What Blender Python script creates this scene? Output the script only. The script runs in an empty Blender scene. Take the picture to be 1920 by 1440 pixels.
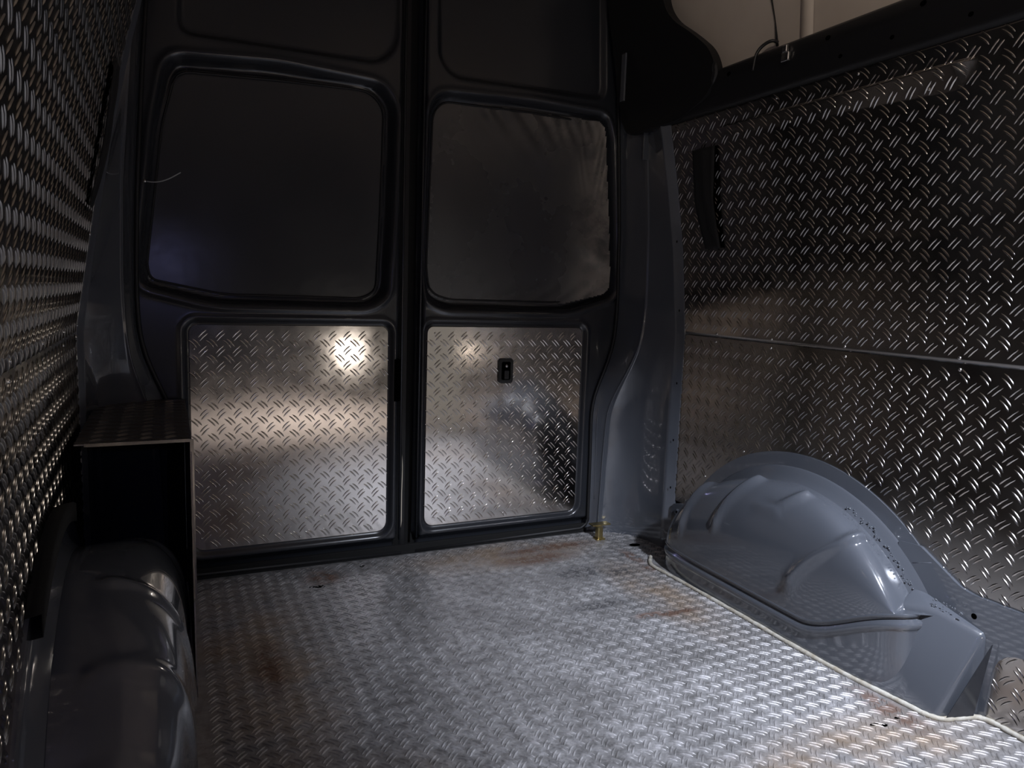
import bpy, bmesh, math, random
import numpy as np
from mathutils import Vector, Matrix
from mathutils.geometry import tessellate_polygon
random.seed(7)
PI = math.pi
SC = bpy.context.scene
COL = SC.collection

# ------------------------------------------------------------------ camera
CAM = dict(loc=(-.7218, -2.3384, .9006), yaw=.4395, pitch=.1263, roll=.0330, f=1385.8)
cam = bpy.data.objects.new('camera', bpy.data.cameras.new('camera'))
COL.objects.link(cam)
F = Vector((math.sin(CAM['yaw'])*math.cos(CAM['pitch']), math.cos(CAM['yaw'])*math.cos(CAM['pitch']), -math.sin(CAM['pitch'])))
R0 = Vector((math.cos(CAM['yaw']), -math.sin(CAM['yaw']), 0)); U0 = R0.cross(F)
R2 = math.cos(CAM['roll'])*R0 + math.sin(CAM['roll'])*U0
U2 = -math.sin(CAM['roll'])*R0 + math.cos(CAM['roll'])*U0
m = Matrix.Identity(4)
for i in range(3):
    m[i][0] = R2[i]; m[i][1] = U2[i]; m[i][2] = -F[i]; m[i][3] = CAM['loc'][i]
cam.matrix_world = m
cam.data.sensor_width = 36; cam.data.lens = CAM['f']/1920*36
cam.data.clip_start = .01; cam.data.clip_end = 50
SC.camera = cam

# ------------------------------------------------------------------ world, lamps, exposure
SC.view_settings.view_transform = 'Standard'
SC.view_settings.look = 'None'
SC.view_settings.gamma = 1
SC.view_settings.use_curve_mapping = False
SC.view_settings.exposure = 0.0
w = bpy.data.worlds.new('outside'); SC.world = w; w.use_nodes = True
bg = w.node_tree.nodes['Background']
bg.inputs[0].default_value = (.75, .70, .64, 1); bg.inputs[1].default_value = .30

def lamp(name, kind, loc, target, power, color, **k):
    d = bpy.data.lights.new(name, kind); d.energy = power; d.color = color
    for a, b in k.items(): setattr(d, a, b)
    o = bpy.data.objects.new(name, d); COL.objects.link(o); o.location = loc
    o.rotation_euler = (Vector(target)-Vector(loc)).to_track_quat('-Z', 'Y').to_euler()
    return o
# a hand torch held in the side doorway, aimed at the floor in front of the right wheel arch
lamp('torch', 'SPOT', (.52, -1.95, 1.30), (.58, -1.0, 0), 185, (.80, .86, 1.0), shadow_soft_size=.03, spot_size=math.radians(74), spot_blend=1.0)
# a small work light standing low near the step, shining to the rear
lamp('work_light', 'SPOT', (.45, -2.90, .43), (.32, 0, .40), 3.4, (1.0, .90, .80), shadow_soft_size=.03, spot_size=math.radians(82), spot_blend=1.0)
# evening light falling in through the open side door
lamp('side_door_light', 'AREA', (.45, -2.85, 1.25), (.1, -2.80, .0), 20, (1.0, .87, .77), shape='RECTANGLE', size=.5, size_y=.45, spread=math.radians(80))
# added warm spot without a real fixture, brightens the right roof skin
lamp('added_roof_spot', 'SPOT', (-.30, -2.2, 1.75), (.74, -1.0, 1.86), 15, (1.0, .88, .76), shadow_soft_size=.04, spot_size=math.radians(62), spot_blend=1.)
# added unseen spot in mid-air, brightens the lugs of the left wall
lamp('added_wall_spot', 'SPOT', (.50, -.50, 1.15), (-.92, -1.0, .28), 4.2, (1.0, .90, .80), shadow_soft_size=.05, spot_size=math.radians(44), spot_blend=1.)
# light of the phone that took the picture
lamp('phone_light', 'POINT', (-.70, -2.36, .95), (0, 0, 0), 1.8, (.42, .44, 1.0), shadow_soft_size=.012)

# ------------------------------------------------------------------ materials
def mat(name, col, metal=0., rough=.5, spec=.5, bump=None, var=None, coat=0., rvar=None, emis=None):
    m = bpy.data.materials.new(name); m.use_nodes = True
    nt = m.node_tree; b = nt.nodes['Principled BSDF']
    b.inputs['Base Color'].default_value = (*col, 1); b.inputs['Metallic'].default_value = metal
    b.inputs['Roughness'].default_value = rough; b.inputs['Specular IOR Level'].default_value = spec
    b.inputs['Coat Weight'].default_value = coat
    tc = nt.nodes.new('ShaderNodeTexCoord')
    def noise(scale, detail=4, ro=.55):
        n = nt.nodes.new('ShaderNodeTexNoise'); n.inputs['Scale'].default_value = scale
        n.inputs['Detail'].default_value = detail; n.inputs['Roughness'].default_value = ro
        nt.links.new(tc.outputs['Object'], n.inputs['Vector']); return n
    if var:                        # var = (scale, second colour)
        n = noise(var[0]); r = nt.nodes.new('ShaderNodeValToRGB')
        r.color_ramp.elements[0].position = .38; r.color_ramp.elements[1].position = .66
        r.color_ramp.elements[0].color = (*col, 1); r.color_ramp.elements[1].color = (*var[1], 1)
        nt.links.new(n.outputs['Fac'], r.inputs['Fac']); nt.links.new(r.outputs['Color'], b.inputs['Base Color'])
    if rvar:                       # (scale, lo, hi)
        n = noise(rvar[0]); r = nt.nodes.new('ShaderNodeMapRange')
        r.inputs['From Min'].default_value = .35; r.inputs['From Max'].default_value = .65
        r.inputs['To Min'].default_value = rvar[1]; r.inputs['To Max'].default_value = rvar[2]
        nt.links.new(n.outputs['Fac'], r.inputs['Value']); nt.links.new(r.outputs['Result'], b.inputs['Roughness'])
    if bump:                       # (scale, strength, distance)
        n = noise(bump[0]); bn = nt.nodes.new('ShaderNodeBump')
        bn.inputs['Strength'].default_value = bump[1]; bn.inputs['Distance'].default_value = bump[2]
        nt.links.new(n.outputs['Fac'], bn.inputs['Height']); nt.links.new(bn.outputs['Normal'], b.inputs['Normal'])
    return m

PAINT = mat('grey_body_paint', (.080, .087, .102), 0, .2, .5, bump=(7, .07, .004), rvar=(30, .13, .22), coat=1.)
PAINT_SHADED = mat('shaded_body_paint', (.024, .026, .031), 0, .24, .5, bump=(7, .10, .004), coat=.2)  # body paint darkened: shade of doors and leg recess put into the colour
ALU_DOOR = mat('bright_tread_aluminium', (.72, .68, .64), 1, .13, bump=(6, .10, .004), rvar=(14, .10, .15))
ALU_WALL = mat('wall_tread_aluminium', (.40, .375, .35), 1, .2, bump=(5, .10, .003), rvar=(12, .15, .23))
ALU_DARK = mat('shaded_tread_aluminium', (.30, .27, .25), 1, .38, bump=(5, .2, .003))  # darker tread plate for the corner box, its shade put into the colour
RUBBER = mat('black_rubber', (.006, .006, .007), 0, .55)
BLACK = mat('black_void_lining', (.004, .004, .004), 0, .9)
WEB = mat('black_webbing', (.008, .008, .009), 0, .85, bump=(300, .4, .001))
FOAM = mat('black_foam_tape', (.003, .003, .003), 0, .95)
FILM = mat('black_window_film', (.045, .046, .050), 0, .22, .5, bump=(3.5, .12, .02), rvar=(3, .2, .27))
FILM2 = mat('wrinkled_window_film', (.12, .12, .125), .65, .28, .6, rvar=(4, .24, .32))
BEIGE = mat('beige_roof_skin', (.66, .59, .51), 0, .55, var=(3, (.58, .51, .43)))
SEAL = mat('grey_white_sealant', (.52, .50, .44), 0, .6, var=(40, (.34, .30, .23)), bump=(80, .5, .002))
BRASS = mat('dull_brass', (.45, .36, .17), 1, .35, bump=(60, .4, .002))
STEEL = mat('zinc_steel', (.72, .70, .68), 1, .25)
WIRE = mat('pale_wire', (.45, .45, .45), 0, .4)
PLASTIC = mat('black_plastic', (.010, .010, .011), 0, .4)
HOLE = mat('hole_black', (.001, .001, .001), 0, 1, 0)

def floor_mat():
    m = mat('worn_floor_tread_plate', (.56, .55, .55), 1, .45)
    nt = m.node_tree; b = nt.nodes['Principled BSDF']; L = nt.links
    tc = nt.nodes.new('ShaderNodeTexCoord')
    def N(t, **k):
        n = nt.nodes.new(t)
        for a, v in k.items():
            if a in n.inputs.keys(): n.inputs[a].default_value = v
            else: setattr(n, a, v)
        return n
    def math_(op, a, b2):
        n = nt.nodes.new('ShaderNodeMath'); n.operation = op; n.use_clamp = True
        for i, x in enumerate((a, b2)):
            if isinstance(x, (int, float)): n.inputs[i].default_value = x
            else: L.new(x, n.inputs[i])
        return n.outputs[0]
    fine = N('ShaderNodeTexNoise', Scale=38., Detail=6., Roughness=.7); L.new(tc.outputs['Object'], fine.inputs['Vector'])
    big = N('ShaderNodeTexNoise', Scale=5., Detail=5., Roughness=.65); L.new(tc.outputs['Object'], big.inputs['Vector'])
    def spot(x, y, r, sx=1., sy=1., edge=.5):
        mp = N('ShaderNodeMapping'); mp.vector_type = 'TEXTURE'
        mp.inputs['Location'].default_value = (x, y, 0); mp.inputs['Scale'].default_value = (sx*r, sy*r, r)
        L.new(tc.outputs['Object'], mp.inputs['Vector'])
        ln = nt.nodes.new('ShaderNodeVectorMath'); ln.operation = 'LENGTH'; L.new(mp.outputs['Vector'], ln.inputs[0])
        mr = N('ShaderNodeMapRange'); mr.inputs['From Min'].default_value = 1.; mr.inputs['From Max'].default_value = edge-.4
        mr.inputs['To Min'].default_value = 0.; mr.inputs['To Max'].default_value = 1.
        L.new(ln.outputs['Value'], mr.inputs['Value']); return mr.outputs['Result']
    def acc(spots, n, lo, hi):
        s = None
        for q in spots:
            o = spot(*q); s = o if s is None else math_('MAXIMUM', s, o)
        mr = N('ShaderNodeMapRange'); mr.inputs['From Min'].default_value = lo; mr.inputs['From Max'].default_value = hi
        L.new(n.outputs['Fac'], mr.inputs['Value'])
        return math_('MULTIPLY', math_('MULTIPLY', s, 1.5), mr.outputs['Result'])
    rust = acc([(.52, -.115, .15, 1.4, .30), (.38, -.125, .10, 1.3, .35), (.40, -.20, .14, 1.3, .5), (.58, -.72, .08, 1.4, .35), (.50, -.705, .06, 1.2, .4), (.72, -.40, .05), (.72, -.30, .05, .7, 2),
                (-.52, -.62, .08, .6, 2.2), (-.30, -.12, .08, 1, 1), (.72, -1.30, .10, .5, 1.4), (-.35, -1.30, .12, .8, .8)], fine, .40, .52)
    brown = acc([(-.55, -.60, .28, .8, 2.2), (.30, -.13, .30, 1.5, .5), (.50, -1.42, .30, 1.6, .6), (.05, -1.40, .20, 1.4, .5), (-.40, -1.20, .20, 1, 1), (.62, -.60, .2, .6, 2.)], big, .35, .6)
    black = acc([(.48, -.36, .13, 1.3, .6), (.60, -.40, .08, 1.3, .5), (.40, -.60, .10, 1.6, .4)], fine, .46, .53)
    base = N('ShaderNodeValToRGB'); L.new(big.outputs['Fac'], base.inputs['Fac'])
    base.color_ramp.elements[0].position = .3; base.color_ramp.elements[0].color = (.30, .29, .29, 1)
    base.color_ramp.elements[1].position = .7; base.color_ramp.elements[1].color = (.60, .59, .60, 1)
    def mix(a, fac, col):
        x = nt.nodes.new('ShaderNodeMixRGB'); L.new(fac, x.inputs['Fac']); L.new(a, x.inputs['Color1']); x.inputs['Color2'].default_value = (*col, 1)
        return x.outputs['Color']
    fr = N('ShaderNodeMapRange'); L.new(fine.outputs['Fac'], fr.inputs['Value'])
    fr.inputs['From Min'].default_value = .62; fr.inputs['From Max'].default_value = .36; fr.inputs['To Min'].default_value = 0.; fr.inputs['To Max'].default_value = .75
    b0 = mix(base.outputs['Color'], fr.outputs['Result'], (.16, .155, .15))
    c = mix(b0, math_('MULTIPLY', brown, .8), (.24, .17, .11))
    c = mix(c, math_('MULTIPLY', rust, .85), (.10, .045, .022)); c = mix(c, math_('MULTIPLY', black, .8), (.02, .02, .022))
    L.new(c, b.inputs['Base Color'])
    s = math_('MAXIMUM', rust, math_('MULTIPLY', brown, .5)); s = math_('MAXIMUM', s, black)
    mt = math_('SUBTRACT', .50, math_('MULTIPLY', s, .4)); L.new(mt, b.inputs['Metallic'])
    rr = N('ShaderNodeMapRange'); L.new(fine.outputs['Fac'], rr.inputs['Value'])
    rr.inputs['From Min'].default_value = .3; rr.inputs['From Max'].default_value = .7; rr.inputs['To Min'].default_value = .32; rr.inputs['To Max'].default_value = .62
    L.new(rr.outputs['Result'], b.inputs['Roughness'])
    bn = N('ShaderNodeBump'); bn.inputs['Strength'].default_value = .6; bn.inputs['Distance'].default_value = .003
    L.new(fine.outputs['Fac'], bn.inputs['Height']); L.new(bn.outputs['Normal'], b.inputs['Normal'])
    return m
FLOOR = floor_mat()

def paint_reflection(m):  # mottled brown reflection painted into the film colour, towards right edge and top
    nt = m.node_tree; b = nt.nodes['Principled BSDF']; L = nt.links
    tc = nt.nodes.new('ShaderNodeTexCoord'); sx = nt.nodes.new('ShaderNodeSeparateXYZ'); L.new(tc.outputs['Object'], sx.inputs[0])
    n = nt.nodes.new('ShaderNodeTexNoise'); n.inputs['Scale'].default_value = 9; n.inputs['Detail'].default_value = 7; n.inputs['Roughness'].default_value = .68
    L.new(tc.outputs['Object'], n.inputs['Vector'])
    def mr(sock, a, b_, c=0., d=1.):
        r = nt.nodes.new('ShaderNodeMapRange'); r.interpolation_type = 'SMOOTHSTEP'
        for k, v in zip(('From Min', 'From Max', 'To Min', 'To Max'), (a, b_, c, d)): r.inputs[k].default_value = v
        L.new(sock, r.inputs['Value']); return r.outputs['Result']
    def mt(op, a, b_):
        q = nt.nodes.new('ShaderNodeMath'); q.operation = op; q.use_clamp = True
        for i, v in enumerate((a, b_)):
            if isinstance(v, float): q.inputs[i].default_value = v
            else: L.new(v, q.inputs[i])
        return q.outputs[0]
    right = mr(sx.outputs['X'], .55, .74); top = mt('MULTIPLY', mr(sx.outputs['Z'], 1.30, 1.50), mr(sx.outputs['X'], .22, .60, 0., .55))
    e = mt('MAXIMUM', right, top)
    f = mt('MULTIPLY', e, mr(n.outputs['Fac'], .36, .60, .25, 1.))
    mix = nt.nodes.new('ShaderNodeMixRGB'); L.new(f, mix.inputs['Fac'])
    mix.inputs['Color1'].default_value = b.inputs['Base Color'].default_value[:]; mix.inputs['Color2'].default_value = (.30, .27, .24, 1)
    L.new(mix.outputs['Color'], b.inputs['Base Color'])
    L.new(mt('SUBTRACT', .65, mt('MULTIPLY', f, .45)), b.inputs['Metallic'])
paint_reflection(FILM2)

# ------------------------------------------------------------------ helpers
def obj(name, me, parent=None, label=None, cat=None, group=None, kind=None, mats=None):
    if mats and not me.materials:
        for x in (mats if isinstance(mats, (list, tuple)) else [mats]): me.materials.append(x)
    o = bpy.data.objects.new(name, me); COL.objects.link(o)
    if parent: o.parent = parent
    if label: o['label'] = label
    if cat: o['category'] = cat
    if group: o['group'] = group
    if kind: o['kind'] = kind
    return o
def empty(name, loc=(0, 0, 0), **k):
    o = obj(name, None, **k); o.location = loc; o.empty_display_size = .05
    return o
def to_local(o, parent):
    """geometry is written in world metres: undo the parent's offset"""
    o.matrix_parent_inverse = Matrix.Translation(parent.location).inverted() if parent.parent is None else parent.matrix_parent_inverse
    return o
def mesh(verts, faces, smooth=True, name='m'):
    me = bpy.data.meshes.new(name); me.from_pydata([tuple(map(float, v)) for v in verts], [], [tuple(map(int, f)) for f in faces]); me.update()
    if smooth: me.polygons.foreach_set('use_smooth', [True]*len(me.polygons))
    return me
def recalc(me):
    bm = bmesh.new(); bm.from_mesh(me); bmesh.ops.recalc_face_normals(bm, faces=bm.faces); bm.to_mesh(me); bm.free(); return me
def grid(P, flip=False, smooth=True):
    """P: array (n,m,3) -> mesh"""
    n, mm = P.shape[:2]
    i = np.arange(n-1)[:, None]*mm + np.arange(mm-1)[None, :]
    f = np.stack([i, i+1, i+mm+1, i+mm], -1).reshape(-1, 4)
    if flip: f = f[:, ::-1]
    me = bpy.data.meshes.new('g'); v = P.reshape(-1, 3)
    me.vertices.add(len(v)); me.vertices.foreach_set('co', v.astype(np.float32).ravel())
    me.loops.add(f.size); me.loops.foreach_set('vertex_index', f.astype(np.int32).ravel())
    me.polygons.add(len(f)); me.polygons.foreach_set('loop_start', np.arange(0, f.size, 4, dtype=np.int32))
    me.update(calc_edges=True); me.validate()
    if smooth: me.polygons.foreach_set('use_smooth', [True]*len(me.polygons))
    return me
def box(x0, x1, y0, y1, z0, z1, bev=0.):
    bm = bmesh.new(); bmesh.ops.create_cube(bm, size=1)
    for v in bm.verts: v.co = ((x0+x1)/2+v.co.x*(x1-x0), (y0+y1)/2+v.co.y*(y1-y0), (z0+z1)/2+v.co.z*(z1-z0))
    if bev: bmesh.ops.bevel(bm, geom=bm.edges[:], offset=bev, segments=3, profile=.5, affect='EDGES')
    me = bpy.data.meshes.new('b'); bm.to_mesh(me); bm.free(); return me
def poly_prism(pts, to3, h0, h1, bev=0.):
    """outline pts (a,b); to3(a,b,h) -> xyz; a solid sheet between h0 and h1"""
    n = len(pts); bm = bmesh.new()
    lo = [bm.verts.new(to3(a, b, h0)) for a, b in pts]; hi = [bm.verts.new(to3(a, b, h1)) for a, b in pts]
    if bev:
        bm.faces.new(lo[::-1]); top = bm.faces.new(hi)
    else:
        for t in tessellate_polygon([[Vector((a, b, 0)) for a, b in pts]]):
            for q in (lo, hi):
                try: bm.faces.new([q[i] for i in t])
                except ValueError: pass
    for i in range(n): bm.faces.new((lo[i], lo[(i+1) % n], hi[(i+1) % n], hi[i]))
    if bev: bmesh.ops.bevel(bm, geom=list(top.edges), offset=bev, segments=2, profile=.5, affect='EDGES')
    big = [f for f in bm.faces if len(f.verts) > 4]
    bmesh.ops.triangulate(bm, faces=big, ngon_method='EAR_CLIP')
    bmesh.ops.recalc_face_normals(bm, faces=bm.faces)
    me = bpy.data.meshes.new('p'); bm.to_mesh(me); bm.free(); return me
def tube(pts, r, seg=8, closed=False, scale=(1, 1), smooth_pts=0, jitter=0.):
    P = [Vector(p) for p in pts]
    for _ in range(smooth_pts):
        Q = [P[0]]
        for a, b in zip(P, P[1:]): Q += [a*.75+b*.25, a*.25+b*.75]
        P = Q + [P[-1]]
    V = []; Fc = []; n = len(P)
    for i, p in enumerate(P):
        t = (P[(i+1) % n if closed else min(i+1, n-1)]-P[(i-1) % n if closed else max(i-1, 0)]).normalized()
        up = Vector((0, 0, 1)) if abs(t.z) < .9 else Vector((0, 1, 0))
        a = t.cross(up).normalized(); b = a.cross(t).normalized()
        rr = r*(1+random.uniform(-jitter, jitter))
        for k in range(seg):
            c = 2*PI*k/seg; V.append(p+a*math.cos(c)*rr*scale[0]+b*math.sin(c)*rr*scale[1])
    for i in range(n if closed else n-1):
        for k in range(seg):
            j = (i+1) % n; Fc.append((i*seg+k, i*seg+(k+1) % seg, j*seg+(k+1) % seg, j*seg+k))
    if not closed: Fc += [tuple(range(seg))[::-1], tuple((n-1)*seg+k for k in range(seg))]
    return recalc(mesh(V, Fc))
def smstep(a, b, x):
    t = np.clip((x-a)/(b-a), 0, 1); return t*t*(3-2*t)
def rrect(x0, x1, z0, z1, r, n=8):
    """outline of a rounded rectangle; r one radius or four (x1z1, x0z1, x0z0, x1z0)"""
    if not isinstance(r, (tuple, list)): r = (r,)*4
    out = []
    for (cx, cz, s), rr in zip(((x1, z1, 0), (x0, z1, 1), (x0, z0, 2), (x1, z0, 3)), r):
        sx = -1 if s in (0, 3) else 1; sz = -1 if s in (0, 1) else 1
        for k in range(n+1):
            a = (s+k/n)*PI/2; out.append((cx+sx*rr+rr*math.cos(a), cz+sz*rr+rr*math.sin(a)))
    return out
def round_poly(pts, r, n=6):
    """round each corner of a polygon; r number or list"""
    out = []; N_ = len(pts)
    for i, p in enumerate(pts):
        rr = r[i] if isinstance(r, (list, tuple)) else r
        p = Vector(p); a = Vector(pts[i-1])-p; b = Vector(pts[(i+1) % N_])-p
        d = min(rr, a.length*.49, b.length*.49); A = p+a.normalized()*d; B = p+b.normalized()*d
        for k in range(n+1):
            t = k/n; q = A*(1-t)**2+p*2*t*(1-t)+B*t*t; out.append((q.x, q.y))
    return out
def sdf_poly(pts, X, Z):
    """signed distance (negative inside) of points to polygon, vectorised"""
    P = np.array(pts); d = np.full(X.shape, 1e9); inside = np.zeros(X.shape, bool)
    for i in range(len(P)):
        a = P[i-1]; b = P[i]; e = b-a; L2 = e@e
        if L2 < 1e-12: continue
        wx = X-a[0]; wz = Z-a[1]; t = np.clip((wx*e[0]+wz*e[1])/L2, 0, 1)
        d = np.minimum(d, np.hypot(wx-t*e[0], wz-t*e[1]))
        c = ((a[1] > Z) != (b[1] > Z))
        with np.errstate(divide='ignore', invalid='ignore'):
            xi = a[0]+(Z-a[1])/(b[1]-a[1])*(b[0]-a[0])
        inside ^= c & (X < xi)
    return np.where(inside, -d, d)

# raised lugs of the tread plate: pairs of slim bowed ridges, turned +-45 degrees on a square lattice
PITCH = .047
def lugs(inside, to3, a0, a1, b0, b1, h=.0022, length=.032, width=.0052, gap=.0098, turn=0., off=(0, 0), margin=.009, pitch=PITCH):
    NS, NW = 7, 5
    s = np.linspace(-1, 1, NS); wv = np.linspace(-1, 1, NW)
    prof = (1-np.abs(s)**2.6)**.5
    cx, cy = [], []; ang = []
    ca, cb = (a0+a1)/2+off[0], (b0+b1)/2+off[1]
    nn = int(max(a1-a0, b1-b0)/pitch)+3
    for i in range(-nn, nn+1):
        for j in range(-nn, nn+1):
            for k in (0, 1):
                x = (i+.5*k)*pitch; y = (j+.5*k)*pitch
                xr = ca+x*math.cos(turn)-y*math.sin(turn); yr = cb+x*math.sin(turn)+y*math.cos(turn)
                if a0 < xr < a1 and b0 < yr < b1: cx.append(xr); cy.append(yr); ang.append(turn+(PI/4 if k else -PI/4))
    cx = np.array(cx); cy = np.array(cy); ang = np.array(ang)
    if inside is not None:
        ok = inside(cx, cy) < -margin; cx, cy, ang = cx[ok], cy[ok], ang[ok]
    V = []; Fc = []; base = 0
    i0 = np.arange(NS-1)[:, None]*NW+np.arange(NW-1)[None, :]
    f0 = np.stack([i0, i0+1, i0+NW+1, i0+NW], -1).reshape(-1, 4)
    VA = []; FA = []
    for side in (-1, 1):
        S, W = np.meshgrid(s, wv, indexing='ij')
        la = S*length/2 + side*.0022
        lb = side*gap/2 + W*width/2*np.repeat((.25+.75*prof)[:, None], NW, 1) + .0016*(1-S**2)
        lh = h*(1-W**2)*np.repeat(prof[:, None], NW, 1) - .0003*(np.abs(W) > .99)
        c, sn = np.cos(ang)[:, None], np.sin(ang)[:, None]
        A = cx[:, None]+la.ravel()[None]*c-lb.ravel()[None]*sn
        B = cy[:, None]+la.ravel()[None]*sn+lb.ravel()[None]*c
        H = np.repeat(lh.ravel()[None], len(cx), 0)
        VA.append(to3(A.ravel(), B.ravel(), H.ravel()))
        k = NS*NW
        FA.append((f0[None]+(base+np.arange(len(cx))*k)[:, None, None]).reshape(-1, 4)); base += len(cx)*k
    v = np.concatenate(VA); f = np.concatenate(FA)
    me = bpy.data.meshes.new('lugs')
    me.vertices.add(len(v)); me.vertices.foreach_set('co', v.astype(np.float32).ravel())
    me.loops.add(f.size); me.loops.foreach_set('vertex_index', f.astype(np.int32).ravel())
    me.polygons.add(len(f)); me.polygons.foreach_set('loop_start', np.arange(0, f.size, 4, dtype=np.int32))
    me.update(calc_edges=True); me.validate(); me.polygons.foreach_set('use_smooth', [True]*len(me.polygons))
    return me
def rivet_mesh(r=.0045, h=.003):
    V = [(0, 0, h)]; Fc = []
    for j, (rr, hh) in enumerate(((.55, .85), (.9, .45), (1., 0.))):
        for k in range(10): V.append((r*rr*math.cos(2*PI*k/10), r*rr*math.sin(2*PI*k/10), h*hh))
    for k in range(10):
        k2 = (k+1) % 10; Fc.append((0, 1+k, 1+k2))
        for j in (0, 1): Fc.append((1+j*10+k, 1+j*10+10+k, 1+j*10+10+k2, 1+j*10+k2))
    me = mesh(V, Fc); me.materials.append(STEEL); return me
RIVET = rivet_mesh()
def rivet(pos, normal, parent, s=1.):
    o = obj('rivet', RIVET, parent); o.location = pos; o.scale = (s, s, s)
    o.rotation_euler = Vector(normal).to_track_quat('Z', 'Y').to_euler(); return o

# the side walls lean in towards the roof
ZP = np.array([-.1, .77, .80, 1.05, 1.25, 1.40, 1.45, 1.55, 2.1]); XP = np.array([.885, .885, .882, .855, .819, .786, .775, .750, .64])
def xw(z): return np.interp(z, ZP, XP)

# ------------------------------------------------------------------ floor
Y_FRONT = -3.4
fl = obj('floor', box(-.93, .93, Y_FRONT, -.008, -.03, 0), kind='structure', label='worn tread plate cargo floor with rust stains', mats=FLOOR)
def floor3(a, b, h): return np.stack([a, b, h], -1)
def floor_in(A, B):
    d = np.maximum.reduce([-.672-A, A-.90, B+.012, Y_FRONT-B])
    arch = np.maximum.reduce([.745-A, B+.36, -1.32-B])
    hole = .022-np.hypot(A-.796, B+.198)+.0
    return np.maximum.reduce([d, -arch, hole])
obj('tread_lug', lugs(floor_in, floor3, -.70, .92, -2.6, 0, h=.0024, turn=0., off=(.01, .0), margin=.006, pitch=.0375, length=.029, width=.0054, gap=.0094), fl, kind='stuff', mats=FLOOR)
def disc(c, rx, ry, ax='z', n=20):
    V = [c]
    for k in range(n):
        a = 2*PI*k/n; p = list(c)
        if ax == 'z': p[0] += rx*math.cos(a); p[1] += ry*math.sin(a)
        elif ax == 'x': p[1] += rx*math.cos(a); p[2] += ry*math.sin(a)
        else: p[0] += rx*math.cos(a); p[2] += ry*math.sin(a)
        V.append(tuple(p))
    return mesh(V, [(0, 1+k, 1+(k+1) % n) for k in range(n)], False)
obj('drain_hole', disc((.796, -.198, .0008), .021, .015), fl, label='round hole drilled in the floor', mats=HOLE)
for (x, y, rx, ry) in ((.639, -1.333, .014, .004), (.655, -1.345, .008, .005), (.709, -1.335, .010, .004), (-.322, -.184, .016, .009), (-.345, -.181, .010, .005), (-.165, -.067, .010, .006)):
    obj('floor_gouge', disc((x, y, .0009), rx, ry, n=9), fl, mats=HOLE)

# ------------------------------------------------------------------ right wall
wr = empty('wall_right', (.9, -1.5, 0), kind='structure', label='right cargo wall clad in tread plate')
def part(name, me, parent, mats=None, label=None, kind=None, top=None):
    o = obj(name, me, parent, label=label, kind=kind, mats=mats)
    if top is None: o.matrix_parent_inverse = Matrix.Translation(parent.location).inverted()
    return o
def sub(name, me, parent, mats=None, label=None, kind=None):
    return obj(name, me, parent, label=label, kind=kind, mats=mats)
AC_Y, AC_Z, AC_R = -.86, -.08, .551              # circle of the wheel arch flange
def arch_pts(R, y0, y1, n=28):
    a0 = math.acos((y0-AC_Y)/R); a1 = math.acos((y1-AC_Y)/R)
    return [(AC_Y+R*math.cos(a0+(a1-a0)*k/n), AC_Z+R*math.sin(a0+(a1-a0)*k/n)) for k in range(n+1)]
low = [(-.276, .7698), (-.276, .188)] + arch_pts(AC_R, -.379, -1.345, 30) + [(-1.40, .24), (-1.40, .004), (Y_FRONT+1.6, .004), (Y_FRONT+1.6, .7698)]
me = poly_prism(low, lambda a, b, h: (.885-h, a, b), 0, .0022)
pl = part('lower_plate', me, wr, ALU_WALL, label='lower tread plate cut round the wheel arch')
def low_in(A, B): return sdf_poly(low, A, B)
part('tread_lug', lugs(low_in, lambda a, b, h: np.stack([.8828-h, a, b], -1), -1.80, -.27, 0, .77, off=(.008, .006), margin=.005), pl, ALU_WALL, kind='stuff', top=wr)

R_Y0, R_Y1, R_Z, R_H = -.50, -1.305, 1.398, .050
def ridge(y, z):
    along = np.clip((R_Y0-y)/(R_Y0-(-1.22)), 0, 1)**.7 * smstep(R_Y1-.004, R_Y1+.05, y) * (y < R_Y0)
    lo = R_Z-R_H*(.35+.65*along)
    up = np.clip((z-lo)/(R_Z-lo), 0, 1); dn = np.clip((R_Z+.006-z)/.006, 0, 1)
    return .014*along*np.where(z <= R_Z, up, dn)
def up3(a, b, h): return np.stack([xw(b)-ridge(a, b)-h, a, b], -1)
zs = np.unique(np.concatenate([np.linspace(.7706, 1.452, 60), [R_Z, R_Z+.003, R_Z+.0062], R_Z-R_H*np.linspace(.05, 1, 12)]))
ys = np.unique(np.concatenate([np.linspace(-1.80, -.276, 70), np.linspace(-1.32, -1.25, 16)]))
Yg, Zg = np.meshgrid(ys, zs, indexing='ij')
ou = up3(Yg, Zg, .0022)
me = grid(ou, flip=True, smooth=False)
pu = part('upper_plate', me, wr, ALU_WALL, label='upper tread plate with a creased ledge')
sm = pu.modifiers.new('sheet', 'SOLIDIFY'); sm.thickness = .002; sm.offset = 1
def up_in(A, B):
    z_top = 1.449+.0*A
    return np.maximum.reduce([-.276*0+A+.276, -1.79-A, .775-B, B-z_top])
part('tread_lug', lugs(up_in, lambda a, b, h: up3(a, b, h+.0022), -1.80, -.27, .77, 1.46, off=(.021, .013), margin=.005), pu, ALU_WALL, kind='stuff', top=wr)
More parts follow.
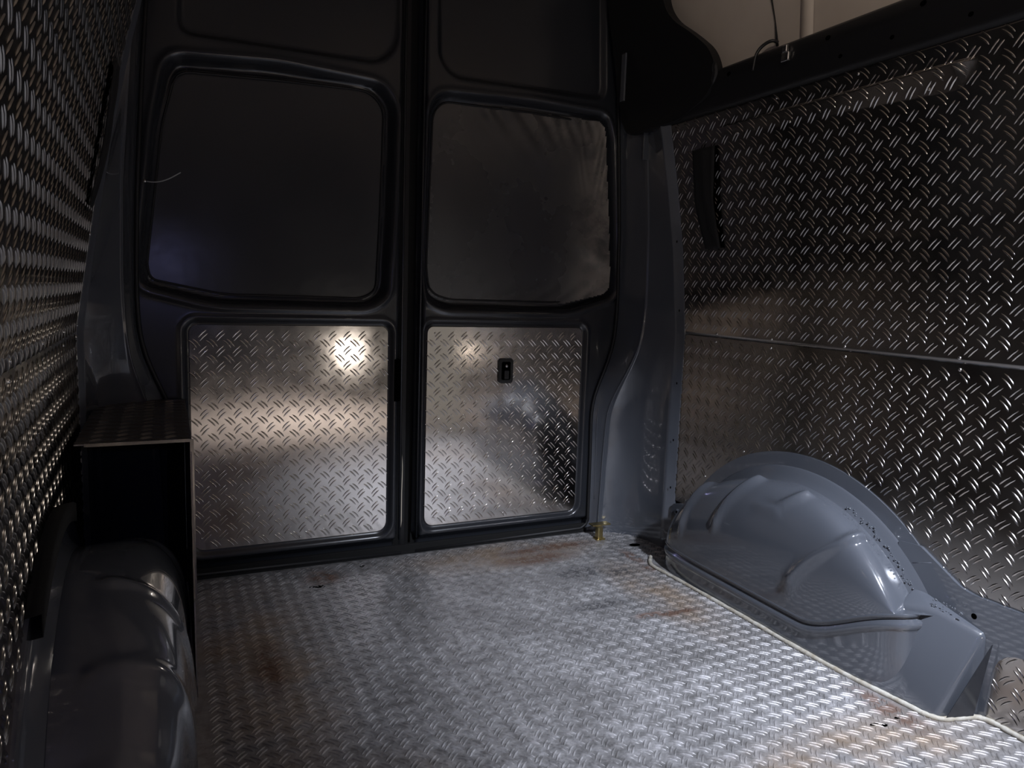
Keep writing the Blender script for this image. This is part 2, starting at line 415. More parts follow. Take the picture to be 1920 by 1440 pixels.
# skin behind the plates
zb = np.linspace(-.03, 1.50, 30); yb = np.array([Y_FRONT+1.6, -.0])
P = np.array([[(xw(z)+.02, y, z) for z in zb] for y in yb]); part('body_skin', grid(P, flip=True), wr, BLACK)
for y in (-.288, -.46, -.70, -.96, -1.27, -1.55):
    for dz in (-.013, .013):
        rivet((float(xw(.77+dz))-.0022-.9, y+1.5+random.uniform(-.004, .004), .77+dz), (-1, 0, 0), wr)
for y, z in ((-.285, .93), (-.284, 1.12), (-.284, 1.30), (-.284, .52), (-.284, .40), (-.36, .205), (-.45, .31), (-.62, .430), (-.94, .485), (-1.285, .30), (-.33, 1.42), (-.52, 1.43), (-.76, 1.435), (-1.02, 1.435), (-.60, 1.372), (-.80, 1.368), (-.99, 1.366), (-1.20, 1.362)):
    rivet((float(xw(z)-ridge(np.array(y), np.array(z)))-.0022-.9, y+1.5, z), (-1, 0, 0), wr, .9)

part('door_header', box(.86, .93, Y_FRONT, -1.80, 1.40, 2.08), wr, BLACK)
# ------------------------------------------------------------------ left wall
wl = empty('wall_left', (-.9, -1.5, 0), kind='structure', label='left cargo wall clad in tread plate')
LO = .020
def lo_off(z): return np.interp(z, [.77, 1.05], [.035, .020])
def lo3(a, b, h): return np.stack([-.920+h, a, b], -1)
low_l = [(-.20, .7698), (-.20, .004)] + [(-.33, .004), (-.33, .10)] + arch_pts(AC_R, -.379, -1.345, 30) + [(-1.40, .24), (-1.40, .004), (Y_FRONT, .004), (Y_FRONT, .7698)]
me = poly_prism(low_l, lambda a, b, h: (-.920+h, a, b), 0, .0022)
pll = part('lower_plate', me, wl, ALU_WALL, label='lower left tread plate above the left wheel arch')
part('tread_lug', lugs(lambda A, B: sdf_poly(low_l, A, B), lambda a, b, h: lo3(a, b, h+.0022), -2.6, -.2, 0, .77, off=(.004, .010), margin=.003), pll, ALU_WALL, kind='stuff', top=wl)
def lu3(a, b, h): return np.stack([-(xw(b)+lo_off(b))+h, a, b], -1)
zs = np.linspace(.7706, 1.72, 40); ys = np.linspace(Y_FRONT, -.22, 60)
Yg, Zg = np.meshgrid(ys, zs, indexing='ij')
me = grid(lu3(Yg, Zg, .0022+0*Yg), smooth=True)
pul = part('upper_plate', me, wl, ALU_WALL, label='upper left tread plate in deep shade')
sm = pul.modifiers.new('sheet', 'SOLIDIFY'); sm.thickness = .002; sm.offset = 1
part('tread_lug', lugs(lambda A, B: np.maximum.reduce([A+.22, Y_FRONT-A, .775-B, B-1.71]), lambda a, b, h: lu3(a, b, h+.0022), -2.7, -.2, .77, 1.73, off=(.016, .0), margin=.003), pul, ALU_WALL, kind='stuff', top=wl)
P = np.array([[(-(xw(z)+.055), y, z) for z in zb] for y in np.array([Y_FRONT, 0.])]); part('body_skin', grid(P), wl, BLACK)
for y in (-.30, -.55, -.85, -1.15, -1.40):
    for dz in (-.014, .014): rivet((-float(xw(.77+dz)+lo_off(.77+dz))+.0022+.9, y+1.5, .77+dz), (1, 0, 0), wl)
for y, z in ((-.30, 1.0), (-.28, 1.50), (-.62, 1.52), (-1.0, 1.5)): rivet((-float(xw(z)+lo_off(z))+.0022+.9, y+1.5, z), (1, 0, 0), wl)

# ------------------------------------------------------------------ rear frame: pillars, seals
re = empty('wall_rear', (0, 0, 0), kind='structure', label='rear door frame with a pillar on each side')
ZD = [-.03, .03, .074, .30, .46, .525, .60, .66, .723, .80, .90, 1.15, 1.50, 1.92, 2.06]
XD = [.70, .712, .712, .710, .706, .716, .748, .772, .790, .796, .797, .788, .765, .730, .715]
XC = [.738, .740, .741, .745, .750, .766, .790, .806, .816, .820, .822, .815, .785, .742, .725]
YC = [-.028, -.028, -.028, -.032, -.038, -.052, -.082, -.108, -.130, -.140, -.142, -.142, -.142, -.142, -.142]
zz = np.unique(np.concatenate([np.linspace(-.03, 2.06, 90), np.linspace(.45, .85, 40)]))
def interp_s(z, xs):
    # smoothed interpolation
    return sum(np.interp(z+d, ZD, xs)*w_ for d, w_ in ((-.04, .15), (-.02, .2), (0, .3), (.02, .2), (.04, .15)))
def pillar(side):
    rows = []
    for z in zz:
        xd = interp_s(z, XD); xc = interp_s(z, XC); yc = interp_s(z, YC); w_ = float(xw(z))
        if side < 0: w_ += float(lo_off(z))
        lower = float(smstep(.80, .50, z))                 # wide dished foot below the waist
        pts = [(xd, .035), (xd, .004), (xd+.003, -.001)]
        for t in (.15, .35, .55, .75, .92): pts.append((xd+.003+(xc-xd-.003)*t, -.001+(yc+.001)*t + .004*math.sin(PI*t)*lower))
        ex, ey = w_-.012, -.262
        pts.append((xc-.001, yc)); pts.append((xc-.0015, yc-.003)); pts.append((xc+.0005, yc-.0055)); pts.append((xc+.004, yc-.003))
        sx, sy = xc+.004, yc-.003
        kx = (sx+ex)/2+.006+(ex+.004-(sx+ex)/2-.006)*lower; ky = (sy+ey)/2+.010+((sy-.028)-(sy+ey)/2-.010)*lower
        for k in range(1, 19):
            t = k/19
            pts.append(((1-t)**2*sx+2*t*(1-t)*kx+t*t*ex, (1-t)**2*sy+2*t*(1-t)*ky+t*t*ey))
        pts += [(ex, ey), (ex+.0035, ey-.001), (w_-.006, -.300), (w_-.002, -.302), (w_+.01, -.302)]
        rows.append([(side*x, y, z) for x, y in pts])
    me = grid(np.array(rows), flip=(side > 0))
    return me
# foot of the pillar dishes towards the outside
pr = part('pillar', pillar(1), re, PAINT, label='glossy grey right rear pillar, wide at its foot')
plf = part('pillar', pillar(-1), re, PAINT, label='left rear pillar above the corner box')
for z in (.23, .40, .60, .85, 1.08):
    part('pillar_hole', disc((float(xw(z))-.0125, -.285, z), .0035, .0045, 'x', 10), re, HOLE)
for side in (1, -1):
    pts = []
    for z in np.linspace(2.0, .06, 60): pts.append((side*(interp_s(z, XD)-.002), -.006, z))
    for k in range(1, 8):
        a = k/8*PI/2; pts.append((side*(.712-.045+.045*math.cos(a)), -.006, .06-.045*math.sin(a)))
    pts.append((side*.03 if side > 0 else side*.02, -.004, .008))
    part('door_seal', tube(pts, .0065, 8), re, RUBBER)
    for k_, off_ in enumerate((.022,)):
        pts2 = [(x+side*off_, y-.006, z) for x, y, z in pts[:58]]
        part('seam_bead', tube(pts2, .0022, 6), re, PAINT)
part('sill', box(-.72, .72, -.008, .046, -.03, -.002), re, BLACK)
part('sill_seal', box(-.70, .70, -.0075, .004, -.02, .034, .003), re, BLACK)
# step joint & short seam marks of the right pillar
part('weld_seam', tube([(.812, -.030, .748), (.826, -.10, .745), (.8165, -.138, .742)], .0012, 5), re, PAINT)
part('upper_joint', box(.776, .812, -.150, -.143, 1.36, 1.46, .002), re, PAINT)

# bracket joining right pillar and roof rail
br = [(-.05, 1.45), (-.05, 2.04), (-.345, 2.04), (-.350, 1.78), (-.385, 1.73), (-.47, 1.67), (-.54, 1.61), (-.56, 1.54), (-.50, 1.49), (-.36, 1.45)]
me = poly_prism(round_poly(br, .05), lambda a, b, h: (min(float(xw(b)), .775-.12*max(0, b-1.55))+.012-h, a, b), 0, .030, .010)
part('roof_bracket', me, re, RUBBER, label='black rounded bracket at the top of the right pillar')
part('bracket_strip', box(.690, .697, -.142, -.118, 1.545, 1.70, .002), re, PAINT)
part('header', box(-.80, .80, -.01, .04, 1.96, 2.06), re, PAINT_SHADED)

# ------------------------------------------------------------------ rear doors
def interp_l(z, pts): return np.interp(z, [p[0] for p in pts], [p[1] for p in pts])
def door(n, x0, x1, win_out, win_glass, rec, pan, side):
    nx = int((x1-x0)/.005); nz = int(2.0/.006)
    X, Z = np.meshgrid(np.linspace(x0, x1, nx), np.linspace(-.03, 2.0, nz), indexing='ij')
    Y = np.zeros_like(X)
    so = sdf_poly(win_out, X, Z); sg = sdf_poly(win_glass, X, Z)
    Y += .036*smstep(.004, -.022, so) - .007*np.exp(-((so-.012)/.008)**2) + .006*np.exp(-((so+.030)/.006)**2)*0
    # stepped inner rim around the pane
    Y += -.010*smstep(.012, .004, sg)*smstep(-.004, .002, sg)
    sr = sdf_poly(rec, X, Z); Y += .020*smstep(.003, -.018, sr)
    sp = sdf_poly(pan, X, Z); Y += .010*smstep(.018, .006, sp)*1.0 - .004*np.exp(-((sp-.024)/.006)**2)
    # waist roll between window and panel
    Y += -.012*np.exp(-((Z-.805)/.018)**2)*smstep(.02, .06, so)*0 - .010*smstep(.035, .06, so)*smstep(.02, .04, sp)*0
    # free edge rolls away at the middle of the van
    e = (X-x0) if side > 0 else (x1-X)
    Y += .045*smstep(.022, .0, e)
    # foot of the door steps back
    Y += .035*smstep(.062, .030, Z)
    P = np.stack([X, Y, Z], -1)
    d = obj('door_%d' % n, grid(P), kind='structure', label='left rear door' if side < 0 else 'right rear door with the latch', mats=PAINT_SHADED)
    return d
WLo = [(-.705, 1.512), (-.41, 1.535), (-.10, 1.520), (-.052, 1.46), (-.060, 1.13), (-.075, .870), (-.135, .832), (-.595, .832), (-.780, .878), (-.786, .932), (-.742, 1.33)]
WLg = [(-.680, 1.478), (-.403, 1.492), (-.135, 1.500), (-.086, 1.455), (-.095, 1.13), (-.105, .885), (-.15, .858), (-.566, .860), (-.758, .898), (-.768, .935), (-.720, 1.33)]
WRo = [(.09, 1.520), (.42, 1.535), (.715, 1.530), (.742, 1.46), (.790, .930), (.775, .885), (.60, .832), (.12, .832), (.055, .862), (.040, .96), (.052, 1.46)]
WRg = [(.110, 1.500), (.424, 1.506), (.700, 1.500), (.716, 1.46), (.757, .935), (.748, .905), (.58, .862), (.14, .862), (.075, .885), (.062, .96), (.075, 1.46)]
RL = [(-.68, 1.57), (-.35, 1.572), (-.10, 1.575), (-.042, 1.64), (-.03, 1.97), (-.66, 1.97)]
RR = [(.075, 1.97), (.082, 1.62), (.135, 1.568), (.42, 1.572), (.712, 1.576), (.690, 1.97)]
rl = lambda p, r=.035: round_poly(p, r, 5)
win_lo, win_lg = rl(WLo, .05), rl(WLg, .04); win_ro, win_rg = rl(WRo, .05), rl(WRg, .04)
PANL = rrect(-.662, -.071, .088, .770, (.022, .022, .03, .03)); PANR = rrect(.064, .655, .088, .771, (.02, .02, .03, .03))
dl = door(1, -.84, -.020, win_lo, win_lg, rl(RL, .05), PANL, -1)
dr = door(2, .030, .84, win_ro, win_rg, rl(RR, .05), PANR, 1)
for d, pan, side in ((dl, PANL, -1), (dr, PANR, 1)):
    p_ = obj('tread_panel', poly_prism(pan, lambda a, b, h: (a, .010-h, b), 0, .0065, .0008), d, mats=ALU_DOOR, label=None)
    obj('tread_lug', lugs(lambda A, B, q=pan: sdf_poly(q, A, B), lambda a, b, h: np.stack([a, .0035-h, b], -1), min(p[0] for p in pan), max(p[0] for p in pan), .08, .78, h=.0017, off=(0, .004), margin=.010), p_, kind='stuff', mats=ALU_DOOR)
for x, z, s_ in ((-.65, .70, 1), (-.65, .63, 1), (-.64, .125, 1), (-.10, .13, 1), (-.35, .097, 1), (-.12, .10, 1)): rivet((x, .0035, z), (0, -1, 0), dl, .8)
for x, z in ((.10, .115), (.63, .12), (.36, .105), (.09, .75), (.62, .75)): rivet((x, .0035, z), (0, -1, 0), dr, .8)

def pane(poly, wr_fn, mt, d, label):
    P0 = np.array(poly); x0, z0 = P0.min(0)-.004; x1, z1 = P0.max(0)+.004
    nx, nz = 150, 150
    X, Z = np.meshgrid(np.linspace(x0, x1, nx), np.linspace(z0, z1, nz), indexing='ij')
    Y = .0285+wr_fn(X, Z)
    me = grid(np.stack([X, Y, Z], -1))
    s = sdf_poly(poly, X, Z)
    bm = bmesh.new(); bm.from_mesh(me); bm.verts.ensure_lookup_table(); sf = s.ravel()
    bmesh.ops.delete(bm, geom=[v for i, v in enumerate(bm.verts) if sf[i] > .008], context='VERTS')
    bm.to_mesh(me); bm.free()
    return obj('window_pane', me, d, label=label, mats=mt)
def flat_wave(X, Z): return .0012*np.sin(X*7+Z*4)+.0010*np.sin(Z*9-X*3)+.004*((X+.42)**2*2+(Z-1.2)**2*2)
def crinkle(X, Z):
    y = .0015*np.sin(X*6+Z*3)
    top = np.exp(-((1.50-Z)/.10)**2)*smstep(.14, .30, X)
    fan = np.sin(120*(X+.55*(Z-1.4))+6*np.sin(9*X))*.0011+np.sin(70*(X+.9*(Z-1.3)))*.0012
    y = y+top*fan
    bot = np.exp(-((Z-.88)/.055)**2)*smstep(.15, .4, X)
    y = y+bot*(np.sin(75*(X-.9*(Z-.9))+5*np.sin(12*Z))*.0014)
    rt = smstep(.58, .74, X)
    y = y+rt*(.0016*np.sin(60*Z+9*np.sin(40*X))*np.exp(-((Z-1.35)/.12)**2)+.0024*np.sin(45*Z+30*X)*np.exp(-((Z-1.05)/.07)**2) + .004*np.sin(10*Z)) - .030*smstep(.50, .80, X)
    return y
pane(win_lg, flat_wave, FILM, dl, 'window blacked out with smooth dark film')
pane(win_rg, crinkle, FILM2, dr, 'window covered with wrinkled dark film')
for d, g in ((dl, win_lg), (dr, win_rg)):
    obj('glass_gasket', tube([(x, .0265, z) for x, z in g], .0035, 6, closed=True), d, mats=RUBBER)
# torn silvery flakes along the right edge of the wrinkled film
for z, s_ in ((1.155, .024), (1.12, .012), (1.00, .026), (.965, .012)):
    me = poly_prism([(0, -s_), (.010, -s_*.7), (.013, -.2*s_), (.008, .3*s_), (.014, .8*s_), (.002, s_), (-.004, .2*s_)], lambda a, b, h, z=z: (.733+.02*(1.15-z)/.2+a, .022-h, z+b), 0, .0015)
    obj('torn_film_edge', me, dr, mats=STEEL, label='pale torn flake of film')
# latch of the right door: black frame, recess, small pull with a bright pin
lt = obj('door_latch', poly_prism(rrect(.324, .378, .576, .664, .010), lambda a, b, h: (a, .0035-h, b), 0, .008, .002), dr, label='black recessed latch with bright pin', mats=PLASTIC)
obj('recess', poly_prism(rrect(.334, .368, .588, .652, .006), lambda a, b, h: (a, -.0046-h, b), 0, .0006), lt, mats=HOLE)
obj('pull', box(.342, .360, -.013, -.005, .592, .622, .002), lt, mats=PLASTIC)
me = rivet_mesh(.0065, .006); me.materials.clear(); me.materials.append(STEEL)
o = obj('pin', me, lt, label='bright pin'); o.location = (.352, -.0052, .637); o.rotation_euler = (PI/2, 0, 0)
# lock slot in the edge of the left door
obj('lock_slot', box(-.050, -.030, -.006, .010, .525, .665, .003), dl, mats=HOLE)
obj('edge_bead', tube([(-.024, .004, .05), (-.024, .004, 1.95)], .004, 6), dl, mats=PAINT_SHADED)
obj('edge_bead', tube([(.036, .004, .05), (.040, .004, 1.95)], .004, 6), dr, mats=PAINT_SHADED)
# outer skins; a sliver of outside light shows between the doors low down
SK = .05
bm_parts = [(-.95, -.0075, -.05, 2.08), (.0075, .95, -.05, 2.08)]
obj('outer_skin', box(-.95, -.0075, SK, SK+.002, -.05, 2.08), dl, mats=BLACK)
obj('outer_skin', box(.0, .95, SK, SK+.002, -.05, 2.08), dr, mats=BLACK)
obj('gap_seal', poly_prism([(-.0075, 2.08), (-.0075, .40), (-.0040, .33), (-.0035, .28), (-.0055, .20), (-.0055, .05), (-.0075, -.05), (.002, -.05), (.002, .05), (-.0025, .06), (-.0018, .20), (.0005, .28), (-.0010, .34), (.002, .40), (.002, 2.08)][:7]+[(-.012, -.05), (-.012, 2.08)], lambda a, b, h: (a, SK-.001-h, b), 0, .001), dl, mats=RUBBER)
obj('gap_seal', poly_prism([(.006, 2.08), (-.008, 2.08), (-.008, .38), (-.0018, .30), (-.0010, .28), (-.0028, .20), (-.0025, .10), (-.008, .06), (-.008, -.05), (.006, -.05)], lambda a, b, h: (a, SK-.003-h, b), 0, .001), dr, mats=RUBBER)

# ------------------------------------------------------------------ wheel arches
def arch(name, side, xwall, xin, label):
    root = empty(name, (side*xwall, AC_Y, 0), label=label, cat='wheel arch', group=None)
    def add(pname, me, mt=PAINT, **k):
        o = obj(pname, me, root, mats=mt, **k); o.matrix_parent_inverse = Matrix.Translation(root.location).inverted(); return o
    S = lambda x: side*x
    RT = .475; ZS0 = .086
    def zsk(y): return ZS0+(.115 if side > 0 else .03)*float(smstep(-1.00, -1.30, y))
    NPH, NTH = 300, 80
    P = np.zeros((NPH, NTH, 3))
    if side > 0: ribs = [(-.60, .35, -.50, .15, .011), (-.77, .39, -.655, .21, .011), (-.93, .377, -.80, .215, .012), (-1.09, .30, -.95, .14, .013)]
    else: ribs = [(-.62, .40, -.62, .1, .016), (-.96, .40, -.96, .1, .016), (-1.145, .40, -1.145, .1, .018), (-1.25, .4, -1.25, .1, .012)]
    xa = xwall-.030
    for i in range(NPH):
        ph = PI*i/(NPH-1); c, s_ = math.cos(ph), math.sin(ph)
        py = -.832+.452*math.copysign(abs(c)**.42, c); px = xa-(xa-xin)*abs(s_)**.42
        ay = -.852+.462*math.cos(ph); q = RT**2-(ay-AC_Y)**2
        ZSK = zsk(py)
        az = max(AC_Z+math.sqrt(max(q, 0)), ZSK)
        for j in range(NTH):
            th = PI/2*j/(NTH-1); hs = math.sin(th)**.78; vc = math.cos(th)**.62
            y = ay+(py-ay)*hs**1.5; x = xa+(px-xa)*hs; z = ZSK+(az-ZSK)*vc
            d = 0
            for y0_, z0_, y1_, z1_, wd in ribs:
                ey, ez = y1_-y0_, z1_-z0_; L = math.hypot(ey, ez); t = ((y-y0_)*ey+(z-z0_)*ez)/L/L
                dd = ((y-y0_)*ez-(z-z0_)*ey)/L + .012*math.sin(PI*min(max(t, 0), 1))
                if abs(dd) < .06 and t < 1.15:
                    d += (.015 if side > 0 else .009)*math.exp(-(dd/wd)**2)*float(smstep(.10, .30, th))*float(smstep(1.12, .85, t))*float(smstep(0, .03, z-ZSK-.01))
    # push ribs outwards from the tub centre
            vy, vz, vx = (y-AC_Y)*vc, (z-0)*1., -(xwall-x)*1.2
            L = math.sqrt(vy*vy+vz*vz+vx*vx)+1e-6
            P[i, j] = (S(x+vx/L*d), y+vy/L*d, z+vz/L*d)
    tub = add('tub', grid(P, flip=(side < 0)))
    # skirt below the tub: rolled ledge, groove, straight face down to the floor
    prof = [(0, 0), (.003, -.004), (-.004, -.010), (-.004, -.015), (.005, -.021), (.006, -.033), (.002, -.038), (.001, -.045)]
    Q = np.zeros((NPH, len(prof)+4, 3))
    for i in range(NPH):
        b = P[i, -1]; t = P[min(i+1, NPH-1), -1]-P[max(i-1, 0), -1]; t[2] = 0
        nrm = np.array([t[1], -t[0], 0]); L = np.linalg.norm(nrm)+1e-9; nrm /= L
        ctr = np.array([S(xwall), AC_Y, 0])
        if nrm @ (b-ctr) < 0: nrm = -nrm
        for j, (o_, z) in enumerate(prof): Q[i, j] = (b[0]+nrm[0]*o_, b[1]+nrm[1]*o_, b[2]+z)
        zl = Q[i, len(prof)-1, 2]
        for j in range(4): Q[i, len(prof)+j] = (b[0]+nrm[0]*.001, b[1]+nrm[1]*.001, zl+(-.002-zl)*(j+1)/4)
    add('skirt', grid(Q, flip=(side < 0)))
    # flange against the wall
    fo = arch_pts(AC_R, -.372, -1.372, 40); fi = arch_pts(.478, -.392, -1.330, 40)
    fl_ = [(a, max(b, .0)) for a, b in fo]+[(a, max(b, .0)) for a, b in fi][::-1]
    add('flange', poly_prism(fl_, lambda a, b, h: (S(xwall+.001-h), a, b), 0, .007, .0012))
    f2o = arch_pts(.512, -.395, -1.338, 40); f2i = arch_pts(.462, -.405, -1.312, 40)
    V = []
    for k in range(41):
        (a, b), (c_, d_) = f2o[k], f2i[k]
        b = max(b, .0); d_ = max(d_, .0)
        m1 = ((a*.6+c_*.4), (b*.6+d_*.4)); m2 = ((a*.25+c_*.75), (b*.25+d_*.75))
        V.append([(S(xwall-.006), a, b), (S(xwall-.011), a*.9+c_*.1, b*.9+d_*.1), (S(xwall-.015), *m1), (S(xwall-.030), *m2), (S(xwall-.036), c_, d_), (S(xwall-.034), c_*1.0, d_-.012)])
    add('inner_flange', grid(np.array(V), flip=(side < 0)))
    return root, add, S
ra, radd, _ = arch('wheel_arch', 1, .885, .748, 'glossy grey wheel arch by the right wall with four pressed ribs')
# front foot of the right arch: leg with a triangular recess, strip running forward
def hull(name, V, Fc, add, mt=PAINT, bev=.010, **k):
    me = mesh(V, Fc, False); bm = bmesh.new(); bm.from_mesh(me); bmesh.ops.recalc_face_normals(bm, faces=bm.faces)
    if bev: bmesh.ops.bevel(bm, geom=bm.edges[:], offset=bev, segments=3, profile=.5, affect='EDGES')
    bm.to_mesh(me); bm.free(); me.polygons.foreach_set('use_smooth', [True]*len(me.polygons)); return add(name, me, mt, **k)
V = [(.755, -1.215, 0), (.770, -1.290, 0), (.778, -1.372, 0), (.884, -1.205, 0), (.884, -1.405, 0),
     (.812, -1.235, .205), (.842, -1.300, .215), (.866, -1.400, .188), (.884, -1.22, .240), (.884, -1.405, .200)]
Fc = [(0, 1, 6, 5), (1, 2, 7, 6), (2, 4, 9, 7), (5, 6, 8), (6, 7, 9, 8), (0, 3, 4, 2, 1), (3, 0, 5, 8), (4, 3, 8, 9)]
hull('leg', V, Fc, radd)
# recess on the forward face
tri = [(.794, 0.006), (.858, .006), (.864, .185)]
radd('leg_recess', poly_prism(round_poly(tri, .006, 3), lambda a, b, h: (a, -1.376-(a-.778)*.30-.0035-h-b*.10, b), 0, .001), PAINT_SHADED, label='dark triangular recess')
st = [(-1.17, .33), (-1.23, .335), (-1.345, .268), (-1.47, .268), (-1.80, .275), (-1.80, .180), (-1.49, .176), (-1.445, .168), (-1.425, .130), (-1.415, .0), (-1.36, .0), (-1.30, .12), (-1.20, .26)]
radd('strip', poly_prism(round_poly(st, [.01, .01, .03, .03, .005, .005, .04, .04, .03, .005, .005, .01, .01], 5), lambda a, b, h: (.8835-h, a, b), 0, .009, .0015))
radd('strip_hole', disc((.8742, -1.372, .222), .0065, .0065, 'x', 16), HOLE)
radd('strip_edge', tube([(.8755, -1.262, .305), (.8755, -1.215, .288)], .0016, 6), PAINT)
def blob_line(pts, n, r, add, mt):
    V = []; Fc = []
    for _ in range(n):
        k = random.random()*(len(pts)-1); i = int(k); t = k-i; p = [pts[i][q]*(1-t)+pts[i+1][q]*t+random.gauss(0, .0035) for q in range(3)]
        rr = r*random.uniform(.4, 1.3); b0 = len(V)
        for (dx, dy, dz) in ((1, 0, 0), (-1, 0, 0), (0, 1, 0), (0, -1, 0), (0, 0, 1), (0, 0, -1)): V.append((p[0]+dx*rr*.6, p[1]+dy*rr, p[2]+dz*rr))
        Fc += [(b0+a, b0+b, b0+c) for a, b, c in ((0, 2, 4), (2, 1, 4), (1, 3, 4), (3, 0, 4), (2, 0, 5), (1, 2, 5), (3, 1, 5), (0, 3, 5))]
    return add('sealer_splatter', recalc(mesh(V, Fc)), mt, kind='stuff')
ap = arch_pts(.485, -1.04, -1.28, 10)
blob_line([(.862, a, b) for a, b in ap]+[(.845, -1.30, .235), (.858, -1.36, .222)], 150, .0030, radd, PAINT)
la, ladd, _ = arch('wheel_arch', -1, .918, .694, 'dark wheel arch by the left wall, seen from above')

# sealant along the foot of the right arch
sp = [(.775, -.325, .004), (.735, -.375, .004), (.727, -.41, .004), (.735, -.50, .004), (.740, -.73, .004), (.742, -.86, .004), (.742, -1.00, .004), (.748, -1.15, .004), (.757, -1.225, .004), (.768, -1.30, .004), (.775, -1.378, .004), (.835, -1.395, .005), (.884, -1.41, .006), (.880, -1.5, .005), (.882, -1.8, .004)]
o = obj('sealant_bead', tube(sp, .0062, 8, smooth_pts=3, jitter=.12), label='whitish sealant bead along the foot of the right wheel arch', cat='sealant', mats=SEAL)

# ------------------------------------------------------------------ corner box over the left rear corner
cb = empty('corner_box', (-.79, -.33, 0), label='tread plate box in the left rear corner with an open front', cat='box')
def cadd(n, me, mt, **k):
    o = obj(n, me, cb, mats=mt, **k); o.matrix_parent_inverse = Matrix.Translation(cb.location).inverted(); return o
ZS = .56
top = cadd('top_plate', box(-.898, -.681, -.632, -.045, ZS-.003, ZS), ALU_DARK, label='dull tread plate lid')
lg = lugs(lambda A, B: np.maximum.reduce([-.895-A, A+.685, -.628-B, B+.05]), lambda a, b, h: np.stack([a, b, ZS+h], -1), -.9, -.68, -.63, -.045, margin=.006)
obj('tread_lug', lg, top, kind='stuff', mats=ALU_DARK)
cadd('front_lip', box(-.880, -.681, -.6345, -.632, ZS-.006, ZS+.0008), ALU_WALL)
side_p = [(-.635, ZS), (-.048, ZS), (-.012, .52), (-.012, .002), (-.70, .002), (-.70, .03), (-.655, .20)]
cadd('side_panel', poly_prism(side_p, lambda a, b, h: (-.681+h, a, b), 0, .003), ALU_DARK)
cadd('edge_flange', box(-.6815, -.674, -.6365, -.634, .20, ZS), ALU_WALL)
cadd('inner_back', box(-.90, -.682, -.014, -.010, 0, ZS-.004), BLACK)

# ------------------------------------------------------------------ straps, foam, small things
def strap(side, off, label):
    z = [1.352, 1.30, 1.20, 1.12, 1.05]; y0 = [-.404, -.405, -.403, -.415, -.426]; y1 = [-.506, -.500, -.485, -.490, -.497]
    rows = []
    for k in range(33):
        t = k/32; zz_ = 1.352-.302*t; a = np.interp(-zz_, [-q for q in z], y0); b = np.interp(-zz_, [-q for q in z], y1)
        w_ = float(xw(zz_))+off; row = []
        for j in range(9):
            u = j/8; bulge = .010*math.sin(PI*t)*(1-.3*u)+.0085+.006*math.exp(-((u-.45-.35*t)/.12)**2)
            row.append((side*(w_-.0035-bulge), a+(b-a)*u, zz_))
        rows.append(row)
    o = obj('strap', grid(np.array(rows), flip=side < 0), mats=WEB)
    c = Vector((side*.82, -.47, 1.20)); o.data.transform(Matrix.Translation(-c)); o.location = c
    s_ = o.modifiers.new('thickness', 'SOLIDIFY'); s_.thickness = .003; s_.offset = 1
    o['label'] = label; o['category'] = 'strap'
    return o
strap(1, 0, 'flat black strap hanging on the right wall near the rear pillar')
strap(-1, LO, 'flat black strap on the left wall beside the left rear pillar')
# black foam tape on the flange of the left arch
pts = arch_pts(AC_R+.006, -.66, -1.13, 20)
V = [[(-.917, a, b+.000), (-.896, a, b+.004), (-.896, a, b-.030), (-.912, a, b-.032)] for a, b in pts]
o = obj('foam_tape', grid(np.array(V), flip=False), mats=FOAM, label='black foam strip along the edge of the left wheel arch', cat='foam strip')
o.modifiers.new('t', 'SOLIDIFY').thickness = .002
# brass drain stub and clip on the floor by the right pillar
bt = empty('brass_bracket', (.70, -.09, 0), label='small brass coloured bracket on the floor at the pillar foot', cat='bracket')
def badd(n, me, mt):
    o = obj(n, me, bt, mats=mt); o.matrix_parent_inverse = Matrix.Translation(bt.location).inverted(); return o
badd('post', poly_prism(round_poly([(-.012, -.012), (.012, -.012), (.012, .012), (-.012, .012)], .006), lambda a, b, h: (.708+a*(1-.25*math.sin(PI*h/.05)), -.095+b*(1-.25*math.sin(PI*h/.05)), h), .0, .046), BRASS)
badd('top_flange', box(.688, .765, -.085, -.050, .044, .049, .002), BRASS)
badd('foot', poly_prism(round_poly([(-.02, -.017), (.02, -.017), (.02, .017), (-.02, .017)], .01), lambda a, b, h: (.708+a, -.097+b, h), .0, .005, .001), BRASS)
# thin wire at the left window
o = obj('loose_wire', tube([(-.766, -.006, 1.166), (-.74, -.018, 1.163), (-.71, -.024, 1.172), (-.675, -.020, 1.196)], .0016, 6, smooth_pts=2), mats=WIRE, label='short pale wire sticking out at the left window', cat='wire')
o2 = obj('terminal', rivet_mesh(.005, .005), o); o2.location = (-.766, -.008, 1.166); o2.rotation_euler = (PI/2, 0, 0)
# body bracket between pillar and right arch
radd('rear_bracket', poly_prism(round_poly([(-.30, .10), (-.30, .175), (-.335, .188), (-.40, .188), (-.40, .06), (-.34, .05)], .012), lambda a, b, h: (.884-h, a, b), 0, .012, .002))
radd('bracket_boss', tube([(.873, -.335, .155), (.867, -.335, .155)], .012, 14), PAINT)
radd('boss_hole', disc((.8665, -.335, .155), .006, .006, 'x', 12), HOLE)

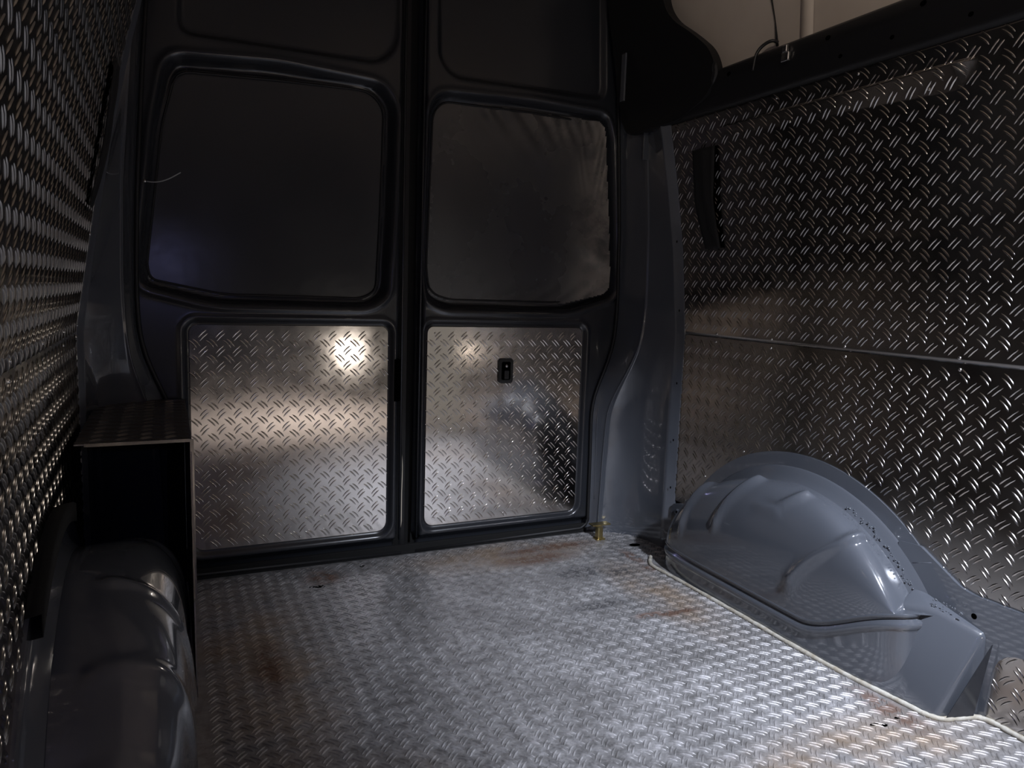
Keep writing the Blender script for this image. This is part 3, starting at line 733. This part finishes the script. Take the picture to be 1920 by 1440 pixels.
# ------------------------------------------------------------------ roof rail, roof
tr = empty('trim_1', (.78, -1.2, 1.5), kind='structure', label='dark roof rail above the right wall plates')
V = []
for y in np.linspace(-1.85, -.20, 12):
    V.append([(.800, y, 1.445), (.768, y, 1.447), (.758, y, 1.462), (.757, y, 1.500), (.746, y, 1.512), (.744, y, 1.548), (.750, y, 1.556), (.80, y, 1.560)])
part('rail', grid(np.array(V), flip=False), tr, PLASTIC)
for y in (-.60, -.95, -1.2): part('rail_hole', disc((.7435, y, 1.53), .008, .006, 'x', 12), tr, HOLE)
for y, z in ((-.98, 1.482), (-1.12, 1.486), (-1.30, 1.480)): part('rail_hole', disc((.7565, y, z), .006, .005, 'x', 10), tr, HOLE)
def tadd(n, me, mt, label, cat, loc):
    o = obj(n, me, mats=mt, label=label, cat=cat); return o
cl = empty('rail_clip', (.74, -.815, 1.53), label='small metal clip on the dark roof rail', cat='clip')
for nm, bx in (('clip_body', (.736, .744, -.832, -.806, 1.508, 1.530, .002)), ('clip_tab', (.734, .744, -.826, -.810, 1.530, 1.548, .002))):
    o = obj(nm, box(*bx), cl, mats=STEEL); o.matrix_parent_inverse = Matrix.Translation(cl.location).inverted()
o = obj('loose_cable', tube([(.741, -.700, 1.515), (.741, -.706, 1.552), (.750, -.715, 1.574), (.762, -.742, 1.586), (.778, -.748, 1.580)], .0045, 7, smooth_pts=2), mats=PLASTIC, label='short black cable looping up behind the roof rail', cat='cable')
ce = empty('ceiling', (0, -1.7, 2.0), kind='structure', label='beige roof skin above the right wall')
V = []
for z, x in ((1.50, .800), (1.56, .797), (1.70, .785), (1.85, .755), (1.95, .70), (2.02, .58), (2.05, .40), (2.06, 0), (2.05, -.40), (2.02, -.58), (1.95, -.70), (1.85, -.76), (1.60, -.80)):
    V.append([(x, y, z) for y in np.linspace(Y_FRONT, -.01, 14)])
part('roof_skin', grid(np.array(V), flip=False), ce, BEIGE)
for y in (-.835, -1.5):
    V = []
    for z, x in ((1.54, .797), (1.70, .785), (1.85, .755), (1.95, .70), (2.02, .58), (2.05, .40)):
        V.append([(x-.001, y+.018, z), (x-.012, y+.012, z-.004), (x-.012, y-.012, z-.004), (x-.001, y-.018, z)])
    part('roof_rib', grid(np.array(V), flip=True), ce, BEIGE)
part('roof_seam', tube([(.786, -.738, 1.575), (.784, -.726, 1.64), (.779, -.712, 1.70), (.772, -.708, 1.76), (.752, -.706, 1.85)], .0026, 6, jitter=.5), ce, RUBBER, label='dark cracked seam')
# front bulkhead and the rest of the shell out of view
wf = obj('wall_front', box(-.95, .95, Y_FRONT-.02, Y_FRONT, -.03, 2.08), kind='structure', label='front bulkhead', mats=PAINT_SHADED)
